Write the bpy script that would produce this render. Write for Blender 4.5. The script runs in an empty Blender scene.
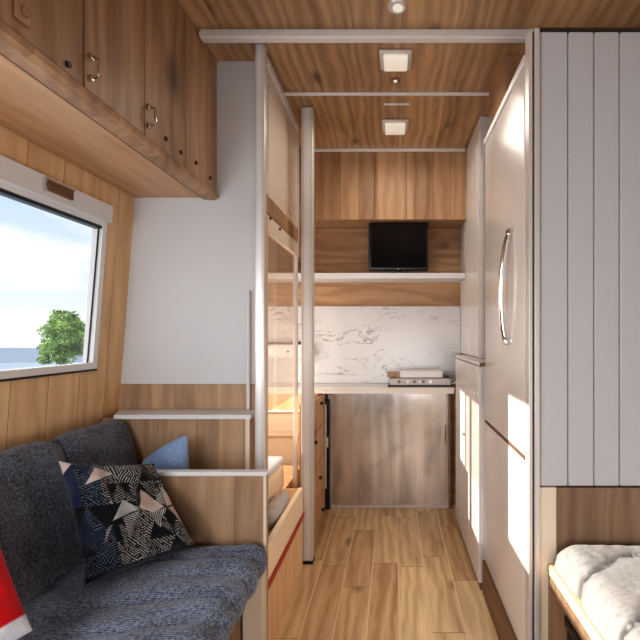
import bpy, bmesh, math, random
from mathutils import Vector, Matrix, noise as mnoise
random.seed(7)
H = 1.06                      # eye height above the floor; every z below is given relative to the eye
C = bpy.context.scene.collection
PI = math.pi

# ---------------------------------------------------------------- materials
class NT:
    def __init__(s, name):
        s.m = bpy.data.materials.new(name); s.m.use_nodes = True
        s.t = s.m.node_tree; s.t.nodes.clear()
        s.out = s.n('ShaderNodeOutputMaterial')
    def n(s, t, **k):
        x = s.t.nodes.new(t)
        for a, b in k.items(): setattr(x, a, b)
        return x
    def l(s, a, b): s.t.links.new(a, b)
    def val(s, sock, v):
        if hasattr(v, 'links'): s.l(v, sock)
        else: sock.default_value = v
    def math(s, op, a, b=0.0, c=None):
        x = s.n('ShaderNodeMath', operation=op); s.val(x.inputs[0], a); s.val(x.inputs[1], b)
        if c is not None: s.val(x.inputs[2], c)
        return x.outputs[0]
    def mix(s, fac, a, b, mode='MIX'):
        x = s.n('ShaderNodeMix', data_type='RGBA', blend_type=mode)
        s.val(x.inputs[0], fac); s.val(x.inputs[6], a); s.val(x.inputs[7], b)
        return x.outputs[2]
    def ramp(s, fac, stops):
        x = s.n('ShaderNodeValToRGB'); e = x.color_ramp.elements
        while len(e) < len(stops): e.new(0.5)
        for i, (p, c) in enumerate(stops):
            e[i].position = p; e[i].color = c if len(c) == 4 else (*c, 1)
        s.l(fac, x.inputs[0]); return x.outputs[0]
    def noise(s, vec, scale, detail=4, rough=.55, dist=0.0):
        x = s.n('ShaderNodeTexNoise'); s.l(vec, x.inputs['Vector'])
        x.inputs['Scale'].default_value = scale; x.inputs['Detail'].default_value = detail
        x.inputs['Roughness'].default_value = rough; x.inputs['Distortion'].default_value = dist
        return x.outputs[0]
    def coords(s): return s.n('ShaderNodeTexCoord').outputs['Object']
    def scale(s, vec, sc, loc=(0,0,0), rot=(0,0,0)):
        x = s.n('ShaderNodeMapping'); s.l(vec, x.inputs[0])
        x.inputs['Scale'].default_value = sc; x.inputs['Location'].default_value = loc; x.inputs['Rotation'].default_value = rot
        return x.outputs[0]
    def bsdf(s, color, rough=.5, metal=0.0, spec=.5, bump=None, bstr=.2, bdist=.01, **k):
        p = s.n('ShaderNodeBsdfPrincipled')
        s.val(p.inputs['Base Color'], color if hasattr(color, 'links') else (*color[:3], 1))
        s.val(p.inputs['Roughness'], rough); s.val(p.inputs['Metallic'], metal)
        p.inputs['Specular IOR Level'].default_value = spec
        for a, b in k.items(): s.val(p.inputs[a.replace('_', ' ')], b)
        if bump is not None:
            b = s.n('ShaderNodeBump'); b.inputs['Strength'].default_value = bstr; b.inputs['Distance'].default_value = bdist
            s.l(bump, b.inputs['Height']); s.l(b.outputs[0], p.inputs['Normal'])
        s.l(p.outputs[0], s.out.inputs[0]); return s.m

def srgb(r, g, b):
    f = lambda c: (c/255/12.92) if c/255 <= .04045 else ((c/255+.055)/1.055)**2.4
    return (f(r), f(g), f(b), 1)

def wood(name, dark, light, axis='Z', across='Y', board=0.0, offset=0.0, knots=0.0, rough=.42, tone=.25, groove=.0, length=0.0, groove_col=None, ringf=46, contrast=1.0, spec=.4):
    """grain runs along `axis`; boards are counted along `across`"""
    def soft(c, k=.80):
        g = .25*c[0]+.6*c[1]+.15*c[2]
        return tuple(min(.92, x) for x in ((g+(c[0]-g)*k)*1.12, (g+(c[1]-g)*k)*1.155, (g+(c[2]-g)*k)*1.12))+(1,)
    dark, light = soft(dark), soft(light)
    s = NT(name); v = s.coords()
    sep = s.n('ShaderNodeSeparateXYZ'); s.l(v, sep.inputs[0])
    ch = {'X': sep.outputs[0], 'Y': sep.outputs[1], 'Z': sep.outputs[2]}
    third = [a for a in 'XYZ' if a not in (axis, across)][0]
    al, ac, th = ch[axis], ch[across], ch[third]
    rnd = None; gr = None
    if board:
        q = s.math('DIVIDE', s.math('SUBTRACT', ac, offset), board)
        idx = s.math('FLOOR', q); fr = s.math('FRACT', q)
        wn = s.n('ShaderNodeTexWhiteNoise', noise_dimensions='1D'); s.l(idx, wn.inputs['W']); rnd = wn.outputs[0]
        e = s.math('MULTIPLY', s.math('MINIMUM', fr, s.math('SUBTRACT', 1.0, fr)), board)
        if length:
            q2 = s.math('ADD', s.math('DIVIDE', al, length), s.math('MULTIPLY', rnd, 7.3))
            i2 = s.math('FLOOR', q2); f2 = s.math('FRACT', q2)
            e2 = s.math('MULTIPLY', s.math('MINIMUM', f2, s.math('SUBTRACT', 1.0, f2)), length)
            cross = s.math('LESS_THAN', e2, .0016)
            w2 = s.n('ShaderNodeTexWhiteNoise', noise_dimensions='2D')
            cb = s.n('ShaderNodeCombineXYZ'); s.l(idx, cb.inputs[0]); s.l(i2, cb.inputs[1]); s.l(cb.outputs[0], w2.inputs[0]); rnd = w2.outputs[0]
        if groove: gr = s.math('LESS_THAN', e, groove)
        al = s.math('ADD', al, s.math('MULTIPLY', rnd, 23.7))
        ac = s.math('ADD', ac, s.math('MULTIPLY', rnd, 3.1))
    cb = s.n('ShaderNodeCombineXYZ'); s.l(al, cb.inputs[0]); s.l(ac, cb.inputs[1]); s.l(th, cb.inputs[2]); p = cb.outputs[0]
    warp = s.noise(s.scale(p, (1.3, 5.5, 5.5)), 1.0, 3, .5)
    big = s.noise(s.scale(p, (1.6, 13, 13)), 1.0, 5, .6, .6)
    fine = s.noise(s.scale(p, (9, 210, 210)), 1.0, 3, .6)
    ringarg = s.math('ADD', s.math('MULTIPLY', s.math('ADD', ac, th), ringf*2), s.math('MULTIPLY', warp, 26))
    ring = s.math('MULTIPLY_ADD', s.math('SINE', ringarg), .5, .5)
    mid = s.noise(s.scale(p, (3.5, 60, 60)), 1.0, 4, .65)
    f = s.math('ADD', s.math('MULTIPLY', big, .50), s.math('ADD', s.math('MULTIPLY', ring, .15), s.math('ADD', s.math('MULTIPLY', mid, .22), s.math('MULTIPLY', fine, .18))))
    if rnd is not None: f = s.math('ADD', f, s.math('MULTIPLY', s.math('SUBTRACT', rnd, .5), tone))
    col = s.ramp(f, [(max(0, .5-.28/contrast), dark), (min(1, .5+.27/contrast), light)])
    if knots:
        vo = s.n('ShaderNodeTexVoronoi'); s.l(s.scale(p, (2.6, 5.0, 5.0)), vo.inputs['Vector']); vo.inputs['Scale'].default_value = knots
        kd = s.math('ADD', vo.outputs['Distance'], s.math('MULTIPLY', s.math('SUBTRACT', warp, .5), .1))
        kf = s.n('ShaderNodeMapRange'); s.l(kd, kf.inputs[0]); kf.inputs[1].default_value = .035; kf.inputs[2].default_value = .15; kf.inputs[3].default_value = .75; kf.inputs[4].default_value = 0
        col = s.mix(kf.outputs[0], col, tuple(c*.33 for c in dark[:3])+(1,))
    if gr is not None: col = s.mix(gr, col, groove_col or tuple(c*.3 for c in dark[:3])+(1,))
    if board and length: col = s.mix(s.math('MULTIPLY', cross, .8), col, tuple(c*.42 for c in dark[:3])+(1,))
    return s.bsdf(col, rough, spec=spec, bump=f, bstr=.06, bdist=.004)

def plain(name, col, rough=.5, metal=0.0, spec=.5, var=.06, vs=6, **k):
    s = NT(name); v = s.coords(); n = s.noise(v, vs, 3)
    f = s.math('MULTIPLY_ADD', n, var*2, 1-var)
    c = s.mix(1.0, (*col[:3], 1), f, 'MULTIPLY')
    return s.bsdf(c, rough, metal, spec, **k)

def satin(name, col, metal=.35, rough=.24, refl_blot=.0):
    s = NT(name); v = s.coords()
    n = s.noise(s.scale(v, (5, 5, 1.6)), 1.0, 3, .5, .5)
    r = s.math('MULTIPLY_ADD', n, .16, rough-.08)
    c = s.mix(s.math('MULTIPLY', n, refl_blot), (*col[:3], 1), tuple(min(1, x*1.7) for x in col[:3])+(1,)) if refl_blot else (*col[:3], 1)
    if refl_blot > .4:
        st = s.noise(s.scale(v, (9, 9, .9)), 1.0, 2, .4, .8); st2 = s.noise(s.scale(v, (6, 6, 4)), 1.0, 3, .5, .6)
        c = s.mix(s.ramp(s.math('ADD', s.math('MULTIPLY', st, .6), s.math('MULTIPLY', st2, .4)), [(.40, (0, 0, 0)), (.60, (1, 1, 1))]), tuple(x*.72 for x in col[:3])+(1,), tuple(min(1, x*1.25) for x in col[:3])+(1,))  # light and dark colour streaks imitate blotchy reflections in the sheet
        return s.bsdf(c, r, metal, .6, bump=st2, bstr=.12, bdist=.02)
    return s.bsdf(c, r, metal, .6)

def fabric(name, a, b, rib_axis='Y', rib=260, speck=90, bstr=.5, rough=.95):
    s = NT(name); v = s.coords()
    sep = s.n('ShaderNodeSeparateXYZ'); s.l(v, sep.inputs[0])
    w = s.noise(v, 9, 3); sp = s.noise(s.scale(v, (1, 1, 1)), speck*1.7, 3, .75)
    rb = s.math('MULTIPLY_ADD', s.math('SINE', s.math('ADD', s.math('MULTIPLY', sep.outputs['XYZ'.index(rib_axis)], rib*5), s.math('MULTIPLY', w, 20))), .5, .5)
    f = s.math('ADD', s.math('MULTIPLY', sp, .75), s.math('ADD', s.math('MULTIPLY', rb, .14), s.math('MULTIPLY', w, .25)))
    col = s.ramp(f, [(.44, a), (.72, b)])
    return s.bsdf(col, rough, spec=.15, bump=f, bstr=bstr, bdist=.004, Sheen_Weight=.25)

def attr_fabric(name, rough=.92, bs=260, layer='Col'):
    s = NT(name); a = s.n('ShaderNodeAttribute', attribute_name=layer)
    n = s.noise(s.coords(), bs, 3, .7)
    c = s.mix(1.0, a.outputs[0], s.math('MULTIPLY_ADD', n, .5, .75), 'MULTIPLY')
    return s.bsdf(c, rough, spec=.15, bump=n, bstr=.35, bdist=.003, Sheen_Weight=.15)

def glassy(name, tint=(1, 1, 1), refl=.06, refl_tint=None):
    s = NT(name); t = s.n('ShaderNodeBsdfTransparent'); t.inputs[0].default_value = (*tint, 1)
    g = s.n('ShaderNodeBsdfGlossy'); g.inputs['Roughness'].default_value = .02
    lw = s.n('ShaderNodeLayerWeight'); lw.inputs[0].default_value = .25
    m = s.n('ShaderNodeMixShader'); s.l(s.math('MULTIPLY_ADD', lw.outputs[1], .25, refl), m.inputs[0])
    s.l(t.outputs[0], m.inputs[1]); s.l(g.outputs[0], m.inputs[2])
    if refl_tint:
        d = s.n('ShaderNodeBsdfDiffuse'); d.inputs[0].default_value = srgb(226, 204, 184)  # pale diffuse film stands in for a hazy reflection on the pane
        h = s.n('ShaderNodeMixShader'); h.inputs[0].default_value = refl_tint
        s.l(m.outputs[0], h.inputs[1]); s.l(d.outputs[0], h.inputs[2]); m = h
    s.l(m.outputs[0], s.out.inputs[0]); return s.m

def marble(name, base, vein, axis_stretch=(3.0, 3.0, 7.0), amount=.8, rough=.25, seed=0.0):
    s = NT(name); v = s.scale(s.coords(), axis_stretch, (seed, seed*.7, seed*.3))
    n = s.noise(v, 1.0, 7, .58, 1.2); d = s.math('ABSOLUTE', s.math('SUBTRACT', n, .5))
    line = s.ramp(d, [(.0, (1, 1, 1)), (.013, (0, 0, 0))])
    mask = s.ramp(s.noise(v, .7, 3), [(.42, (0, 0, 0)), (.58, (1, 1, 1))])
    cloud = s.noise(v, .8, 4)
    c = s.mix(s.math('MULTIPLY', s.math('SUBTRACT', cloud, .25), .45), base, tuple(x*.72 for x in base[:3])+(1,))
    fac = s.math('MULTIPLY', s.math('MULTIPLY', line, mask), amount)
    return s.bsdf(s.mix(fac, c, vein), rough, spec=.5)

M = {}
M['ceiling'] = wood('ceiling_boards', srgb(128, 90, 56), srgb(206, 156, 106), 'Y', 'X', board=.21, offset=.03, knots=1.0, tone=.22, rough=.38, groove=.0005, contrast=1.1, ringf=70)
M['floor'] = wood('floor_planks', srgb(176, 128, 78), srgb(244, 204, 150), 'Y', 'X', board=.118, offset=.024, knots=.9, tone=.38, rough=.36, groove=.0030, length=.52, groove_col=srgb(232, 204, 164), contrast=1.15)
M['wall_wood'] = wood('honey_wall_boards', srgb(186, 136, 86), srgb(234, 188, 134), 'Z', 'Y', board=.13, tone=.22, groove=.0008, rough=.45)
M['cab_door'] = wood('brown_door_wood', srgb(112, 78, 50), srgb(180, 134, 94), 'Z', 'Y', knots=.55, rough=.42, ringf=40, contrast=1.15)
M['cab_end'] = wood('brown_end_wood', srgb(132, 92, 60), srgb(186, 138, 98), 'Z', 'Y', board=.11, tone=.25, rough=.42)
M['cab_under'] = wood('pale_board_along', srgb(170, 118, 76), srgb(212, 162, 114), 'Y', 'X', board=.10, tone=.18, knots=.4, rough=.4)
M['kitchen_wood'] = wood('kitchen_door_wood', srgb(142, 98, 62), srgb(198, 150, 104), 'Z', 'X', knots=.7, board=.105, tone=.3, groove=.0006, rough=.42)
M['back_wood'] = wood('kitchen_back_wood', srgb(124, 84, 52), srgb(196, 146, 100), 'X', 'Z', board=.17, knots=.8, tone=.2, rough=.42)
M['drawer_wood'] = wood('warm_drawer_wood', srgb(172, 116, 62), srgb(226, 172, 110), 'Z', 'Y', board=.2, tone=.2, knots=.5, rough=.42)
M['oak_grey'] = wood('greyed_oak', srgb(128, 94, 64), srgb(186, 144, 106), 'Z', 'X', board=.085, tone=.26, rough=.5)
M['oak_dark'] = wood('walnut_toned_board', srgb(104, 74, 52), srgb(160, 122, 90), 'Z', 'X', board=.16, tone=.18, rough=.5, ringf=70)
M['oak_pale'] = wood('pale_rail_wood', srgb(198, 150, 100), srgb(238, 200, 150), 'Y', 'X', rough=.45)
M['bunk_wood'] = wood('orange_bunk_wood', srgb(210, 150, 96), srgb(246, 200, 148), 'Z', 'Y', board=.3, rough=.45)
M['cream'] = plain('cream_board', srgb(222, 206, 186), .5)
M['bunk_cream'] = plain('bunk_cream_paint', srgb(248, 226, 194), .5)
M['bunk_pale'] = plain('pale_cream_board', srgb(206, 188, 166), .5)
M['silver'] = satin('brushed_silver', srgb(150, 144, 140), .6, .35)
M['white'] = plain('white_paint', srgb(218, 216, 216), .45)
M['white_gloss'] = satin('white_gloss', srgb(216, 210, 208), .0, .25)
M['grey_panel'] = plain('pale_grey_boards', srgb(190, 188, 190), .5, var=.03, vs=2)
M['lav_panel'] = plain('pale_wall_panel', srgb(206, 205, 206), .5, var=.03, vs=2)
M['groove'] = plain('groove_shadow', srgb(110, 105, 104), .8)
M['alu'] = satin('satin_aluminium', srgb(228, 225, 223), .25, .32)
M['alu_warm'] = satin('warm_aluminium', srgb(212, 204, 199), .25, .35)
M['chrome'] = satin('chrome', srgb(225, 222, 220), 1.0, .1)
M['fridge'] = satin('fridge_enamel', srgb(226, 218, 212), .1, .24)
M['panel_metal'] = satin('taupe_sheet_metal', srgb(208, 199, 192), .7, .2, refl_blot=.6)
M['black'] = plain('black_plastic', srgb(22, 22, 24), .35)
M['black_gloss'] = plain('black_gloss', srgb(10, 11, 14), .08, var=.02)
M['screen'] = plain('dark_screen', srgb(13, 15, 20), .12, var=.05)
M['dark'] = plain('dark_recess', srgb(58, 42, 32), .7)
M['plinth'] = wood('dark_plinth_wood', srgb(92, 60, 38), srgb(138, 94, 62), 'Y', 'X', rough=.55)
M['red_trim'] = plain('red_edge_strip', srgb(170, 52, 26), .4)
M['marble'] = marble('white_marble', srgb(218, 216, 217), srgb(70, 64, 58), (3.4, 3, 8), .8, .22, 3.1)
M['pale_panel'] = marble('pale_marbled_panel', srgb(222, 206, 190), srgb(140, 108, 80), (1, 2.4, 4.5), .7, .18, 1.7)
M['sofa'] = fabric('charcoal_weave', srgb(30, 31, 37), srgb(120, 124, 136), 'Y', 230)
M['sofa_seat'] = fabric('charcoal_weave_lit', srgb(36, 40, 52), srgb(146, 156, 178), 'Y', 260)  # lit copy of the sofa weave; bluish light is put into its colours
M['quilt_edge'] = fabric('grey_underlay', srgb(44, 46, 54), srgb(96, 98, 106), 'X', 200)
M['attr'] = attr_fabric('dyed_cloth')
M['blue'] = fabric('pale_blue_cotton', srgb(104, 126, 160), srgb(150, 172, 206), 'X', 400, 160, .2)
M['mattress'] = fabric('pale_sheet', srgb(196, 196, 204), srgb(232, 232, 238), 'X', 300, 160, .2)
M['linen'] = fabric('grey_linen', srgb(170, 160, 156), srgb(212, 204, 200), 'X', 300, 120, .3)
M['glass'] = glassy('clear_glass', (1, 1, 1), .015)
M['door_glass'] = glassy('refl_tinted_glass', (.97, .93, .89), .05, .14)
M['lens'] = (lambda s: s.bsdf((.9, .86, .8), .2, Emission_Color=(1, .9, .75, 1), Emission_Strength=.25))(NT('lamp_lens'))
M['clear_lens'] = (lambda s: s.bsdf((.62, .56, .52), .15, spec=.7))(NT('frosted_lamp_cover'))
M['leaf'] = (lambda s: s.bsdf(s.ramp(s.noise(s.coords(), .9, 4, .6), [(.35, srgb(84, 126, 58)), (.65, srgb(196, 222, 128))]), .6))(NT('tree_leaves'))
M['bark'] = plain('tree_bark', srgb(92, 74, 56), .9)
M['hill'] = plain('hazy_hill', srgb(112, 128, 146), 1.0, vs=.05)
M['water'] = plain('pale_lake', srgb(140, 156, 170), .6, vs=.02)

# ---------------------------------------------------------------- mesh helpers
def B(): return bmesh.new()
def bx(bm, x0, x1, y0, y1, z0, z1, bev=0.0, seg=2):
    r = bmesh.ops.create_cube(bm, size=1)
    vs = r['verts']
    bmesh.ops.scale(bm, verts=vs, vec=(abs(x1-x0), abs(y1-y0), abs(z1-z0)))
    bmesh.ops.translate(bm, verts=vs, vec=((x0+x1)/2, (y0+y1)/2, (z0+z1)/2))
    if bev:
        es = list({e for v in vs for e in v.link_edges})
        bmesh.ops.bevel(bm, geom=es, offset=bev, segments=seg, affect='EDGES', profile=.5)
    return bm
def box(*a, **k): return bx(B(), *a, **k)
def prism(bm, pts, axis, a0, a1):
    """pts: 2D polygon; axis X -> (y,z), Y -> (x,z), Z -> (x,y)"""
    def mk(p, a): return {'X': (a, p[0], p[1]), 'Y': (p[0], a, p[1]), 'Z': (p[0], p[1], a)}[axis]
    v0 = [bm.verts.new(mk(p, a0)) for p in pts]; v1 = [bm.verts.new(mk(p, a1)) for p in pts]
    n = len(pts)
    for i in range(n): bm.faces.new((v0[i], v0[(i+1) % n], v1[(i+1) % n], v1[i]))
    bm.faces.new(v0[::-1]); bm.faces.new(v1)
    return bm
def tube(bm, pts, r, seg=10, caps=True):
    pts = [Vector(p) for p in pts]; rings = []
    for i, p in enumerate(pts):
        d = (pts[min(i+1, len(pts)-1)] - pts[max(i-1, 0)]).normalized()
        up = Vector((0, 0, 1)) if abs(d.z) < .9 else Vector((1, 0, 0))
        a = d.cross(up).normalized(); b = d.cross(a).normalized()
        rr = r[i] if isinstance(r, (list, tuple)) else r
        rings.append([bm.verts.new(p + (a*math.cos(t*2*PI/seg) + b*math.sin(t*2*PI/seg))*rr) for t in range(seg)])
    for q, w in zip(rings, rings[1:]):
        for t in range(seg): bm.faces.new((q[t], q[(t+1) % seg], w[(t+1) % seg], w[t]))
    if caps: bm.faces.new(rings[0][::-1]); bm.faces.new(rings[-1])
    return bm
def loft(bm, stations, smooth=True):
    """stations: list of closed rings of points"""
    rs = [[bm.verts.new(p) for p in st] for st in stations]; n = len(rs[0])
    for a, b in zip(rs, rs[1:]):
        for i in range(n): bm.faces.new((a[i], a[(i+1) % n], b[(i+1) % n], b[i]))
    bm.faces.new(rs[0][::-1]); bm.faces.new(rs[-1]); return bm

def obj(name, bm, mat, parent=None, smooth=False):
    bmesh.ops.recalc_face_normals(bm, faces=bm.faces)
    off = Vector((0, 0, H)) - (Vector(parent.get('_o', (0, 0, 0))) if parent else Vector((0, 0, 0)))
    bmesh.ops.translate(bm, verts=bm.verts, vec=off)
    me = bpy.data.meshes.new(name); bm.to_mesh(me); bm.free()
    if smooth:
        for p in me.polygons: p.use_smooth = True
        try: me.set_sharp_from_angle(angle=math.radians(50 if smooth is True else smooth))
        except Exception: pass
    me.materials.append(mat)
    o = bpy.data.objects.new(name, me); C.objects.link(o)
    if parent:
        o.parent = parent; o['_o'] = list(parent['_o'])
    return o
def thing(name, loc, label, cat, group=None):
    o = bpy.data.objects.new(name, None); C.objects.link(o); o.empty_display_size = .05
    o.location = (loc[0], loc[1], loc[2]+H); o['_o'] = list(o.location)
    o['label'] = label; o['category'] = cat
    if group: o['group'] = group
    return o
def tag(o, label, cat, group=None):
    o['label'] = label; o['category'] = cat
    if group: o['group'] = group
    return o
def struct(name, bm, mat, smooth=False):
    o = obj(name, bm, mat, None, smooth); o['kind'] = 'structure'; return o

# ---------------------------------------------------------------- the shell
FL, CE = -H, 1.06
def wx(z): return -1.04 + .075*z                      # inner face of the leaning left wall
struct('floor', box(-1.25, 1.2, -1.6, 2.75, FL-.06, FL), M['floor'])
struct('ceiling', box(-1.2, 1.2, -1.6, 2.75, CE, CE+.06), M['ceiling'])
bw = B()                                              # left wall with two window openings
WIN1 = (.30, 1.50, -.118, .40); WIN2 = (1.80, 2.36, -.32, .30)
def lw(y0, y1, z0, z1):
    prism(bw, [(wx(z0), z0), (wx(z1), z1), (wx(z1)-.045, z1), (wx(z0)-.045, z0)], 'Y', y0, y1)
ys = [-1.6, WIN1[0], WIN1[1], 1.66, WIN2[0], WIN2[1], 2.75]
lw(-1.6, WIN1[0], FL, CE)
lw(WIN1[0], WIN1[1], FL, WIN1[2]); lw(WIN1[0], WIN1[1], WIN1[3], CE)
lw(WIN1[1], WIN2[0], FL, CE)
lw(WIN2[0], WIN2[1], FL, WIN2[2]); lw(WIN2[0], WIN2[1], WIN2[3], CE)
lw(WIN2[1], 2.75, FL, CE)
struct('wall_left', bw, M['wall_wood'])
struct('wall_right', box(1.10, 1.15, -1.6, 2.75, FL, CE), M['white'])
struct('wall_back', box(-1.2, 1.10, 2.66, 2.72, FL, CE), M['back_wood'])
struct('wall_rear', box(-1.2, 1.15, -1.66, -1.6, FL, CE), M['white'])

# left white partition behind the sofa, wood below
b = B(); prism(b, [(wx(-.19)-.01, -.19), (-.525, -.19), (-.525, CE-.0005), (wx(CE)-.01, CE-.0005)], 'Y', 1.65, 1.672)
struct('wall_partition_left', b, M['lav_panel'])
b = B(); prism(b, [(wx(FL)-.01, FL+.0005), (-.525, FL+.0005), (-.525, -.191), (wx(-.191)-.01, -.191)], 'Y', 1.648, 1.674)
struct('wall_partition_lower', b, M['oak_grey'])
# right partition of vertical white boards
b = B()
xs = [.409, .490, .563, .634, .706, .778, .85, .922, .994, 1.066, 1.10]
for x0, x1 in zip(xs, xs[1:]):
    bx(b, x0+.0012, x1-.0012, 1.190, 1.205, -.423, .849, bev=.0035, seg=1)
bx(b, .409, 1.10, 1.200, 1.209, -.423, .847)
struct('wall_partition_right', b, M['grey_panel'])
b = B(); bx(b, .409, 1.10, 1.186, 1.212, .8495, .856)
struct('trim_5', b, M['dark'])

# ceiling trims
b = B(); bx(b, -.668, .497, 1.472, 1.50, CE-.034, CE-.0005, bev=.004)
bx(b, -.668, .497, 1.466, 1.472, CE-.030, CE-.014)
struct('trim_1', b, M['alu'])
b = B(); bx(b, -.497, .42, 1.855, 1.869, CE-.012, CE-.0005, bev=.002)
struct('trim_2', b, M['alu'])
b = B(); bx(b, -.46, .412, 2.415, 2.431, CE-.016, CE-.0005, bev=.002)
struct('trim_3', b, M['alu'])
# corner trim where the bunk screen meets the ceiling
b = B(); prism(b, [(-.4865, 1.032), (-.476, 1.032), (-.476, 1.0595), (-.4865, 1.0595)], 'Y', 1.57, 2.155)
struct('trim_4', b, M['white'])
# vertical edge trim of the right partition
b = B(); bx(b, .3765, .387, 1.180, 1.214, FL+.0005, .845, bev=.002); bx(b, .3925, .4075, 1.180, 1.21, FL+.0005, .852, bev=.003)
struct('trim_6', b, M['alu_warm'])
b = B(); bx(b, .3865, .393, 1.189, 1.212, FL+.0005, .845)
struct('trim_7', b, M['dark'])
# wood fascia closing the gap over the fridge
b = B(); bx(b, .428, 1.098, 1.615, 1.868, .80, CE-.001)
struct('trim_8', b, M['cab_end'])

# ---------------------------------------------------------------- windows in the left wall
def wframe(name, w, fr=.022, mat=M['alu']):
    y0, y1, z0, z1 = w
    b = B()
    def bar(ya, yb, za, zb): prism(b, [(wx(za)+.006, za), (wx(zb)+.006, zb), (wx(zb)-.03, zb), (wx(za)-.03, za)], 'Y', ya, yb)
    bar(y0, y1, z0, z0+fr); bar(y0, y1, z1-fr, z1); bar(y0, y0+fr, z0+fr, z1-fr); bar(y1-fr, y1, z0+fr, z1-fr)
    o = struct(name, b, mat)
    g = B()
    def seal(ya, yb, za, zb): prism(g, [(wx(za)+.002, za), (wx(zb)+.002, zb), (wx(zb)-.022, zb), (wx(za)-.022, za)], 'Y', ya, yb)
    k = .010; a = fr
    seal(y0+a, y1-a, z1-a-k, z1-a); prism(g, [(wx(z0)+.0075, z0-.007), (wx(z0)+.0075, z0-.0005), (wx(z0)+.0005, z0-.0005), (wx(z0)+.0005, z0-.007)], 'Y', y0, y1)
    o['_o'] = [0, 0, 0]
    obj('window_seal', g, M['black'], o)
    q = B(); prism(q, [(wx(z0)-.008, z0+a), (wx(z1)-.008, z1-a-k), (wx(z1)-.011, z1-a-k), (wx(z0)-.011, z0+a)], 'Y', y1-a-.005, y1-a)
    obj('inner_seal', q, M['black'], o)
    p = B(); prism(p, [(wx(z0)-.012, z0+a), (wx(z1)-.012, z1-a), (wx(z1)-.016, z1-a), (wx(z0)-.016, z0+a)], 'Y', y0+a, y1-a)
    obj('pane', p, M['glass'], o)
    return o
wframe('window_1', WIN1); wframe('window_2', WIN2)

# blind cassette over the window
t = thing('blind_cassette', (-1.0, .9, .385), 'white roller blind cassette running along the top of the window', 'blind')
b = B(); prism(b, [(wx(.392)+.004, .392), (wx(.392)+.030, .390), (wx(.45)+.030, .448), (wx(.45)+.004, .452)], 'Y', .28, 1.487)
obj('housing', b, M['white'], t)
b = B(); bx(b, -.984, -.972, 1.195, 1.300, .409, .440, bev=.004)
obj('latch', b, M['plinth'], t)['label'] = 'dark brown recessed latch'
b = B(); bx(b, -.977, -.970, 1.190, 1.198, .404, .443); bx(b, -.977, -.970, 1.198, 1.303, .438, .443)
obj('latch_plate', b, M['chrome'], t)

# ---------------------------------------------------------------- overhead cabinet, left
t = thing('overhead_cabinet', (-.85, .8, .525), 'long brown wooden overhead cabinet above the sofa and window', 'cabinet')
b = B(); bx(b, -.994, -.705, -.6, 1.646, .531, .546); bx(b, -.945, -.705, -.6, 1.646, .548, CE-.002)
c = obj('carcass', b, M['cab_under'], t); c['label'] = 'paler wooden underside and body'
b = B(); prism(b, [(-.681, .545), (-.672, .539), (-.675, .527), (-.690, .521), (-.725, .521), (-.728, .530), (-.706, .532), (-.706, .545)], 'Y', -.6, 1.646)
obj('edge_moulding', b, M['cab_end'], t)
b = B(); bx(b, -.7335, -.7285, -.6, 1.646, .5245, .5305); obj('shadow_strip', b, M['dark'], t)  # solid dark strip standing in for the shadow line behind the moulding
def cab_handle(y, z0, z1, par):
    b = B(); x = -.680
    bx(b, x, x+.006, y-.005, y+.005, z0-.004, z0+.010, bev=.0015); bx(b, x, x+.006, y-.005, y+.005, z1-.010, z1+.004, bev=.0015)
    tube(b, [(x+.004, y, z0+.004), (x+.018, y, z0+.007), (x+.021, y, z0+.014), (x+.021, y, z1-.014), (x+.018, y, z1-.007), (x+.004, y, z1-.004)], .0038, 8)
    obj('handle', b, M['chrome'], par, True)['label'] = 'small chrome bow handle'
doors = [(-.598, .20), (.204, .936), (.941, 1.166), (1.169, 1.402)]
hs = [None, None, (.957, .574, .628), (1.182, .578, .636)]
dd = []
for (y0, y1), hd in zip(doors, hs):
    b = box(-.704, -.681, y0, y1, .547, CE-.003, bev=.0015)
    d = obj('door', b, M['cab_door'], t); dd.append(d)
    if hd: cab_handle(*hd, d)
b = B(); bx(b, -.681, -.674, .762, .795, .570, .66, bev=.003); bx(b, -.674, -.668, .772, .786, .582, .60, bev=.002)
obj('latch', b, M['cab_end'], dd[1], True)['label'] = 'wood toned latch plate'
b = box(-.704, -.681, 1.405, 1.646, .547, CE-.003, bev=.0015)
obj('end_board', b, M['cab_end'], t)
for y, z in ((.891, .566), (1.276, .588), (1.366, .585), (1.47, .594), (1.583, .583)):
    b = B(); tube(b, [(-.681, y, z), (-.676, y, z)], .0065, 10); obj('screw', b, M['black'], t)['label'] = 'black screw cap'

# ---------------------------------------------------------------- ceiling fittings
def square_lamp(y0, y1, x0, x1, label, drop):
    t = thing('ceiling_lamp', ((x0+x1)/2, (y0+y1)/2, CE), label, 'ceiling lamp', None)
    b = box(x0, x1, y0, y1, CE-drop*.45, CE-.0005, bev=.006)
    obj('housing', b, M['clear_lens'], t, True)
    b = box(x0+.016, x1-.016, y0+.006, y1-.020, CE-drop, CE-drop*.45, bev=.006)
    obj('diffuser', b, M['lens'], t, True)['label'] = 'glowing white diffuser'
square_lamp(1.575, 1.690, -.052, .072, 'square ceiling lamp just behind the front ceiling bar', .030)
square_lamp(2.085, 2.215, -.056, .078, 'square ceiling lamp near the kitchen wall cabinets', .032)
t = thing('downlight', (.013, 1.373, CE), 'small round recessed downlight at the front of the ceiling', 'downlight')
b = B(); tube(b, [(.013, 1.373, CE-.0005), (.013, 1.373, CE-.006)], [.032, .028], 24); obj('ring', b, M['alu_warm'], t)
b = B(); tube(b, [(.016, 1.373, CE-.006), (.016, 1.373, CE-.008)], .017, 20); obj('lens', b, M['lens'], t)
t = thing('ceiling_sensor', (.01, 1.772, CE), 'tiny round brass sensor between the two square ceiling lamps', 'sensor')
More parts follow.
